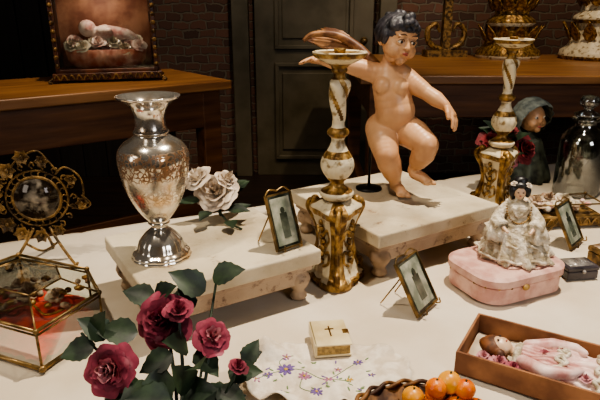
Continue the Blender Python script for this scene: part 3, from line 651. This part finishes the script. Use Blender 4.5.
for x,y,z,r,s_ in((-.04,.0,.026,.009,1),(-.02,.018,.026,.008,2),(-.095,-.030,.014,.010,3),(-.118,-.026,.012,.009,4),(-.075,-.034,.014,.009,5),(.05,-.01,.030,.007,6),(-.06,.032,.014,.008,7),(.015,-.03,.026,.007,8)): b.rose((x,y,z),r,(0,-.2,1),1,layers=4,seed=s_)
b.build('lace_trim',[M_lace,M_rosein],g)
blob('head',[((-.102,0,.016),(.019,.016,.014)),((-.1,0,.0285),(.003,.003,.003)),((-.093,0,.021),(.007,.009,.007))]+cap((-.085,0,.013),.007,(-.072,0,.012),.007),.0016,sk,g,2)
blob('hair',[((-.110,0,.015),(.020,.0205,.0135)),((-.098,.017,.014),.008),((-.098,-.017,.014),.008),((-.122,0,.015),.010)],.0018,mat('doll_hair','#4a2a16','#7a4a28',scale=60,rough=.6),g,1)
b=MB()
for sy in(-1,1): b.ball((-.104,sy*.006,.0300),(.0018,.0022,.001),0,8,6)
b.ball((-.0935,0,.0288),(.0013,.003,.001),1,8,6); b.build('face_paint',[M_brown,M_lip],g)
blob('arms',sum([chain([((-.065,s_*.022,.016),.010),((-.035,s_*.038,.020),.010),((-.005,s_*.034,.026),.008),((.008,s_*.024,.029),.005)]) for s_ in(-1,1)],[]),.0018,M_satin,g,2)
b=MB()
for sy in(-1,1): b.ball((.125,sy*.015,.008),(.012,.007,.007)); 
b.build('shoes',M_wrose,g)
# ---------- embroidered cloth
def hcl(x,y):
    r=math.hypot((x-.046)/.05,(y-.749)/.055); k=max(0,min(1,r-1)); e=math.hypot((x-.035)/.12,(y-.675)/.08)
    return T+.0035+k*(.0034*(1+math.sin(x*62+y*48))+.0024*(1+math.sin(y*95-x*40))+.002*(1+math.sin(x*150+y*30))+.010*min(1,e)**4*(1+math.sin(math.atan2(y-.675,x-.035)*13))*.6)
g=group('embroidered_handkerchief',(.035,.675,T)); b=MB(); vs=[];NR,NA=30,180
for i in range(NR+1):
    for j in range(NA):
        a=2*math.pi*j/NA; t=max(i,.02)/NR; ca,sa=math.cos(a),math.sin(a); q=(abs(ca)**2.6+abs(sa)**2.6)**(-1/2.6)*(1+.025*abs(math.sin(a*16))*t)
        x=.035+.12*t*q*ca; y=.675+.078*t*q*sa; vs.append((x-.035,y-.675,hcl(x,y)-T))
b.add(vs,[(i*NA+j,i*NA+(j+1)%NA,(i+1)*NA+(j+1)%NA,(i+1)*NA+j) for i in range(NR) for j in range(NA)]); b.build('cloth',mat('fine_linen','#cdbfaa','#e6dccb',scale=50,rough=.8,bump=.2,bscale=120),g,solid=.001)
b=MB(); r_=random.Random(9)
def emb(x,y,r,k,mi,mc=3):
    for i in range(k):
        a=2*math.pi*i/k+x*50; px,py=x+r*.6*math.cos(a),y+r*.6*math.sin(a)
        b.ball((px-.035,py-.675,hcl(px,py)-T+.0009),(r*.42,r*.2,.0009),mi,10,5,Matrix.Rotation(a,3,'Z'))
    b.ball((x-.035,y-.675,hcl(x,y)-T+.0012),(r*.22,r*.22,.001),mc,8,5)
def eline(pts):
    q=catmull([Vector((x,y,0)) for x,y in pts]); b.tube([(v.x-.035,v.y-.675,hcl(v.x,v.y)-T+.0008) for v in q],.0006,1,6,smooth=False)
eline([(-.05,.66),(-.02,.675),(.01,.67),(.04,.655),(.07,.66)]); eline([(-.02,.675),(-.03,.70),(-.01,.715)]); eline([(.01,.67),(0,.64),(.02,.62)]); eline([(.04,.655),(.06,.68),(.085,.70)]); eline([(-.05,.66),(-.06,.64)])
for x,y,r,k,m_ in((-.02,.678,.014,9,0),(.006,.660,.009,8,2),(-.045,.662,.008,7,0),(.04,.655,.008,6,2),(-.02,.710,.007,5,2),(.022,.622,.009,8,0),(.085,.70,.008,7,0),(.07,.66,.006,5,3),(-.06,.64,.007,5,2),(.10,.66,.006,5,0),(.055,.685,.006,5,2)): emb(x,y,r,k,m_)
for i in range(40):
    x=r_.uniform(-.06,.1); y=.668+r_.uniform(-.04,.04); a=r_.uniform(0,6.28)
    b.ball((x-.035,y-.675,hcl(x,y)-T+.0008),(.0045,.0014,.0008),1 if i%4 else 0,8,5,Matrix.Rotation(a,3,'Z'))
b.build('embroidery',[M_purple,M_thg,M_thp,M_thy],g)
# ---------- prayer book
g=group('prayer_book',(.046,.749,T+.0062),R(7)); b=MB(); w,h,t=.056,.070,.021
b.box((0,0,.0015),(w,h,.003)); b.box((0,0,t-.0015),(w,h,.003)); b.box((-w/2+.0015,0,t/2),(.004,h,t)); b.build('cover',M_ivory,g,smooth=False,bevel=.0012)
b=MB(); b.box((.0005,0,t/2),(w-.006,h-.005,t-.006)); b.build('pages',mat('gilt_pages','#8d7444','#b89a5e',scale=200,rough=.5),g,smooth=False)
b=MB(); b.box((0,.002,t+.0004),(.0022,.028,.0012)); b.box((0,.008,t+.0004),(.014,.0022,.0012)); b.box((w/2+.0006,0,t/2),(.0015,.010,t*.9)); b.box((w/2-.004,0,t+.0004),(.009,.010,.001)); b.build('cross_and_clasp',M_gold,g,smooth=False)
# ---------- basket & fruit
bc=(.144,.526)
g=group('wicker_basket',(bc[0],bc[1],T)); b=MB()
pr=[(0,.002),(.07,.002)]+[(.074+.018*i/8,.003+.028*i/8) for i in range(9)]+[(.088,.030)]+[(.078,.013),(0,.013)]
b.lathe(pr,96,mod=lambda a,z,r:r+(.0018*math.sin(a*24+ (math.pi if int(z/.0035)%2 else 0)) if .003<z<.03 and r>.073 else 0))
for s_ in(0,math.pi): b.tube([((.092+.0032*math.cos(k*.9+s_))*math.cos(2*math.pi*k/84),(.092+.0032*math.cos(k*.9+s_))*math.sin(2*math.pi*k/84),.033+.0032*math.sin(k*.9+s_)) for k in range(84)],.0028,closed=True,seg=6)
b.build('weave',M_wick,g,weld=True)
g=group('fruit_pile',(bc[0],bc[1],T)); b=MB()
fr=[(.038,.047,.0275,.0140,0),(.010,.054,.0275,.0140,0),(.0,.026,.0275,.0140,0),(.028,.022,.0275,.0140,0),(.056,.020,.0275,.0140,1),(.030,-.006,.0275,.0140,0),(.003,-.005,.0275,.0140,0),(.056,-.010,.0275,.0140,0),(-.028,.038,.0275,.014,0),(-.028,.008,.0275,.014,1),
 (.024,.046,.050,.0142,0),(.012,.018,.050,.014,0),(.042,.024,.050,.0142,0),(.052,.048,.051,.0135,0),(.044,-.006,.050,.014,1),(-.006,.042,.050,.0135,1),(.066,.022,.049,.0130,0),
 (.036,.040,.073,.0145,1),(.018,.032,.071,.0125,0),(.052,.030,.071,.0125,0)]
for x,y,z,r,m_ in fr:
    b.ball((x,y,z),(r,r,r*.94),m_,20,14); b.tube([(x,y-.001,z+r*.9),(x+.001,y,z+r*1.08)],.0012,2,smooth=False)
b.build('kumquats',[M_orange,M_orange2,M_green],g)
# ---------- back right cluster
g=group('shell_casket',(.625,1.285,T),R(6)); b=MB()
b.box((0,0,.016),(.20,.085,.024)); b.build('base',M_golddk,g,smooth=False,bevel=.003)
b=MB()
for x in(-.095,.095):
    for y in(-.038,.038): b.ball((x,y,.0045),.0045); b.tube([(x,y,.02),(x,y,.058)],.002,smooth=False); b.ball((x,y,.06),.004)
for z in(.028,.058):
    for y in(-.038,.038): b.tube([(-.095,y,z),(.095,y,z)],.002,smooth=False)
    for x in(-.095,.095): b.tube([(x,-.038,z),(x,.038,z)],.002,smooth=False)
for i in range(9): b.tube([(-.09+i*.0225,-.044,.010),(-.08+i*.0225,-.046,.024),(-.07+i*.0225,-.044,.010)],.0018)
b.build('rails',M_brass,g)
b=MB(); r_=random.Random(12)
for i in range(34):
    x,y=r_.uniform(-.085,.085),r_.uniform(-.03,.03); rr=r_.uniform(.007,.013); b.ball((x,y,.034+rr*.3+r_.uniform(0,.018)),(rr,rr*.8,rr*.7),i%3,10,7,Matrix.Rotation(i,3,'Z'))
b.rose((-.05,0,.060),.020,(0,-.4,1),0,seed=2,layers=4); b.rose((.02,0,.062),.020,(0,-.4,1),2,seed=3,layers=4); b.rose((-.015,.01,.066),.016,(0,-.4,1),0,seed=5,layers=4)
b.build('shells',[M_shell,M_satin,M_lace],g)
g=group('apothecary_jar',(.782,1.515,T)); b=MB()
b.lathe([(0,.004),(.050,.004),(.057,.0),(.060,.008),(.060,.15),(.056,.165),(.040,.182),(.028,.19),(.027,.205),(.038,.21),(.038,.214),(.024,.214),(.024,.19),(.036,.18),(.052,.163),(.056,.15),(.056,.012),(0,.012)],48)
b.lathe([(0,.200),(.021,.200),(.024,.216),(.034,.222),(.034,.228),(.012,.236),(.012,.242),(.022,.25),(.026,.262),(.020,.274),(0,.278)],40); b.build('glass',M_glassj,g,weld=True)
b=MB(); r_=random.Random(5)
for i in range(60): a,q=r_.uniform(0,6.28),r_.uniform(0,.042); b.ball((q*math.cos(a),q*math.sin(a),.022+r_.uniform(0,.075)),.009,i%2,8,6)
b.build('dried_contents',[M_shell,M_lace],g)
# bonnet doll
M_gown=mat('dark_gown','#22261f','#4e5446',scale=30,rough=.7,bump=.4)
g=group('bonnet_doll',(.690,1.655,T),R(20)); b=MB()
b.lathe(dense([(0,0),(.055,0),(.070,.005),(.068,.03),(.055,.07),(.045,.1),(.036,.125),(.016,.14),(.012,.15),(0,.15)],2),64,mod=lambda a,z,r:r*(1+.10*math.sin(a*11)*max(0,1-z/.13))); b.build('gown',M_gown,g,weld=True)
blob('head',[((0,0,.190),(.036,.038,.042)),((0,-.034,.183),.007),((.016,-.022,.177),.015),((-.016,-.022,.177),.015),((0,-.026,.160),.011)],.003,M_skin,g,3)
b=MB()
for sx in(-1,1): b.ball((sx*.014,-.034,.195),(.006,.004,.004),0); b.ball((sx*.014,-.037,.195),(.003,.002,.003),1)
b.ball((0,-.036,.168),(.007,.003,.003),2); b.build('face_paint',[M_white,M_brown,M_lip],g)
b=MB(); vs=[];NU,NV=40,16
for i in range(NU+1):
    for j in range(NV+1):
        a=math.pi*2*i/NU; p=math.pi*(.03+.62*j/NV); ax=Vector((0,.9,.42)).normalized(); q=Vector((0,0,1)).rotation_difference(ax); rr=.054*(1+.06*math.sin(a*12)*(j/NV)+(.12*(j/NV)**6)); vs.append(Vector((0,.004,.195))+q@Vector((rr*math.sin(p)*math.cos(a),rr*math.sin(p)*math.sin(a),rr*math.cos(p))))
b.add(vs,[(i*(NV+1)+j,i*(NV+1)+j+1,(i+1)*(NV+1)+j+1,(i+1)*(NV+1)+j) for i in range(NU) for j in range(NV)]); b.build('bonnet',mat('grey_bonnet','#4c5350','#80877f',scale=30,rough=.8,bump=.4),g,solid=.002)
# red rose posy
g=group('rose_posy',(.575,1.545,T)); b=MB(); b.lathe([(0,0),(.03,0),(.034,.006),(.02,.02),(.028,.05),(.022,.075),(.027,.085),(.02,.085),(0,.06)],32); b.build('pot',M_golddk,g,weld=True)
b=MB(); b.rose((-.045,-.02,.150),.032,(-.3,-.7,.6),0,seed=2,sep=1); b.rose((.055,-.03,.130),.034,(.4,-.8,.4),0,seed=4,sep=1); b.rose((.01,0,.18),.025,(0,-.5,.8),0,seed=6,sep=1); b.rose((.005,-.04,.10),.026,(0,-1,.3),2,seed=7,sep=1)
r_=random.Random(2)
for i in range(26):
    a=r_.uniform(0,6.28); b.leaf((0,0,.085+.003*i),(math.cos(a),math.sin(a),r_.uniform(-.1,.9)),(0,-.5,1),.075,.045,1)
for x,y,z in((-.045,-.02,.13),(.055,-.03,.11),(.01,0,.16)): b.tube([(0,0,.06),(x*.4,y*.4,.09),(x,y,z)],.002,1)
b.build('blooms',[mat('deep_red_rose','#5a141a','#943438',scale=30,rough=.7),M_green,M_rosein],g)
# ---------- reliquary case on the back table
g=group('reliquary_case',(-.835,2.50,.95),R(17)); w,dp,h=.44,.20,.38; b=MB()
b.box((0,0,.025),(w,dp,.03)); b.box((0,0,.047),(w-.03,dp-.03,.014)); b.box((0,0,h),(w,dp,.03)); b.box((0,0,h+.025),(w-.06,dp-.04,.02))
for x in(-1,1):
    for y in(-1,1): b.box((x*(w/2-.022),y*(dp/2-.022),h/2+.02),(.018,.018,h-.05))
b.build('case_frame',mat('case_wood','#3c1e12','#6b3e24',scale=20,rough=.35),g,smooth=False,bevel=.003)
b=MB()
for i in range(15): x=-w/2+.015+i*(w-.03)/14; b.tube([(x-.012,-dp/2-.002,.012),(x,-dp/2-.006,.034),(x+.012,-dp/2-.002,.012)],.004,0,6)
for x in(-1,1):
    for k in range(9): b.ball((x*(w/2-.022),-dp/2+.010,.07+k*.034),.010,0,8,6)
    b.tube([(x*w*.5,-dp*.5,.02),(x*(w*.5+.015),-dp*.5-.01,.008),(x*(w*.5+.005),-dp*.5-.012,.0055)],.005)
    b.tube([(x*w*.5,dp*.5,.02),(x*(w*.5+.015),dp*.5+.01,.008),(x*(w*.5+.005),dp*.5+.012,.0055)],.005)
b.build('gilt_trim',M_golddk,g)
b=MB(); b.box((0,-dp/2+.018,h/2+.02),(w-.06,.002,h-.07)); 
for x in(-1,1): b.box((x*(w/2-.02),0,h/2+.02),(.002,dp-.06,h-.07))
b.build('panes',M_glass,g,smooth=False)
box('back_panel',(0,dp/2-.018,h/2+.02),(w-.05,.006,h-.06),mat('rose_silk','#7f4a38','#a9755c',scale=12,rough=.6),g)
b=MB(); b.lathe([(0,.055),(.13,.055),(.16,.085),(.168,.13),(.158,.13),(0,.11)],64,mod=lambda a,z,r:r*(1+.03*math.sin(a*18))*math.sqrt(1/(math.cos(a)**2+(math.sin(a)/.36)**2)) if r>0 else 0)
b.build('cradle',mat('coral_silk','#b5604a','#dfa08a',scale=20,rough=.5,bump=.4),g,weld=True)
b=MB(); r_=random.Random(8)
for i in range(14): b.rose((-.14+.0215*i,-.02+.02*math.sin(i*2.3),.155+.016*math.sin(i*1.7)),.028,(r_.uniform(-.4,.4),-.8,.8),i%2,seed=i,layers=4)
b.build('flowers',[M_wrose,M_satin],g)
blob('infant',[((-.07,.01,.215),(.036,.034,.036)),((-.07,-.022,.212),.006)]+chain([((-.04,.01,.195),.022),((.0,.01,.195),.036),((.045,.01,.19),.033),((.09,0,.19),.022),((.125,0,.175),.013)])+chain([((-.02,-.015,.205),.015),((.02,-.035,.205),.013)]),.004,M_satin,g,3)
# ---------- gilded pedestals on right table
def ped(loc,rz,s,m1,m2):
    g=group('gilded_pedestal',(loc[0],loc[1],.95),rz); b=MB()
    b.lathe([(0,0),(.20*s,0),(.205*s,.02*s),(.19*s,.05*s),(.16*s,.07*s),(.15*s,.09*s),(.12*s,.17*s),(.125*s,.2*s),(.15*s,.22*s),(.14*s,.24*s),(.1*s,.27*s),(.11*s,.36*s),(.16*s,.40*s),(.165*s,.43*s),(0,.43*s)],72,mod=lambda a,z,r:r*(1+.05*abs(math.sin(a*8)) if z>.02*s else 1),mf=lambda z,a:1 if (z<.02*s or .19*s<z<.225*s) else 0); b.build('body',[m1,m2],g,weld=True)
    b=MB()
    for k in range(12):
        a=2*math.pi*k/12
        for rr,z0,L in((.15,.10,.12),(.12,.29,.11)): b.leaf((rr*s*math.cos(a),rr*s*math.sin(a),z0*s),(math.cos(a)*.25,math.sin(a)*.25,1),(math.cos(a),math.sin(a),0),L*s,.07*s,0,curl=-.25)
    b.build('acanthus',M_gold,g,solid=.006)
ped((1.30,3.62),0,.95,M_gold,M_cream); ped((1.82,3.55),.3,1.05,M_cream,M_gold)
g=group('gilded_frame_fragment',(.93,3.72,.95),R(5)); b=MB(); b.box((0,0,.02),(.26,.12,.04)); b.box((0,0,.20),(.05,.05,.32))
for sx in(-1,1): b.tube([(sx*.02,0,.04),(sx*.1,0,.08),(sx*.12,0,.16),(sx*.07,0,.2),(sx*.04,0,.15)],[.018,.02,.018,.014,.01])
b.box((0,0,.37),(.12,.08,.03)); b.build('body',M_golddk,g,smooth=False,bevel=.004)
# ---------- camera & lights
cam=bpy.data.cameras.new('camera'); co=bpy.data.objects.new('camera',cam); scene.collection.objects.link(co); scene.camera=co
cam.lens=33.6; cam.sensor_width=36; co.location=(0,0,1.25); co.rotation_euler=(R(90-19),0,0); cam.clip_start=.02
def spot(name,loc,tgt,e,col,size=50,rad=.04,blend=.6):
    l=bpy.data.lights.new(name,'SPOT'); l.energy=e; l.color=col; l.spot_size=R(size); l.spot_blend=blend; l.shadow_soft_size=rad
    o=bpy.data.objects.new(name,l); scene.collection.objects.link(o); o.location=loc; o.rotation_euler=(Vector(tgt)-Vector(loc)).to_track_quat('-Z','Y').to_euler()
def area(name,loc,tgt,e,col,sx,sy):
    l=bpy.data.lights.new(name,'AREA'); l.shape='RECTANGLE'; l.size=sx; l.size_y=sy; l.energy=e; l.color=col
    o=bpy.data.objects.new(name,l); scene.collection.objects.link(o); o.location=loc; o.rotation_euler=(Vector(tgt)-Vector(loc)).to_track_quat('-Z','Y').to_euler()
spot('ceiling_spot_key',(.55,1.15,2.95),(.22,.92,.8),262,(1,.88,.72),54,.03,.8)
spot('ceiling_spot_left',(-.75,.35,2.9),(-.05,1.05,.85),82,(1,.86,.69),52)
spot('fill_spot_back',(-.5,1.9,3.0),(-.85,2.75,.95),110,(1,.79,.57),56)  # added spot that brightens the left back table, no fixture there
spot('fill_spot_right',(1.2,2.2,3.0),(1.3,3.6,1.0),125,(1,.81,.6),66)  # extra spot put in to lift the pedestals and right table
spot('fill_spot_door',(0,2.8,3.0),(-.1,4.2,1.1),60,(1,.83,.62),70)  # added spot to light the door, not a real lamp
area('window_light',(1.7,-1.4,2.0),(.0,1.2,.9),24,(.97,.96,1.0),.8,1.3)
area('fill_light_left',(-2.2,-.6,1.9),(-.1,1.2,.9),16,(1,.92,.82),.8,1.3)  # added soft fill from the left, no window on this side
l=bpy.data.lights.new('case_lamp','POINT'); l.energy=1.1; l.color=(1,.82,.66); l.shadow_soft_size=.02; o=bpy.data.objects.new('case_lamp',l); scene.collection.objects.link(o); o.location=(-.82,2.44,.95+.34)
w=bpy.data.worlds.new('world'); scene.world=w; w.use_nodes=True; w.node_tree.nodes['Background'].inputs[0].default_value=(.9,.8,.7,1); w.node_tree.nodes['Background'].inputs[1].default_value=.04
try: scene.view_settings.look='AgX - Medium High Contrast'
except Exception as ex: print(ex)
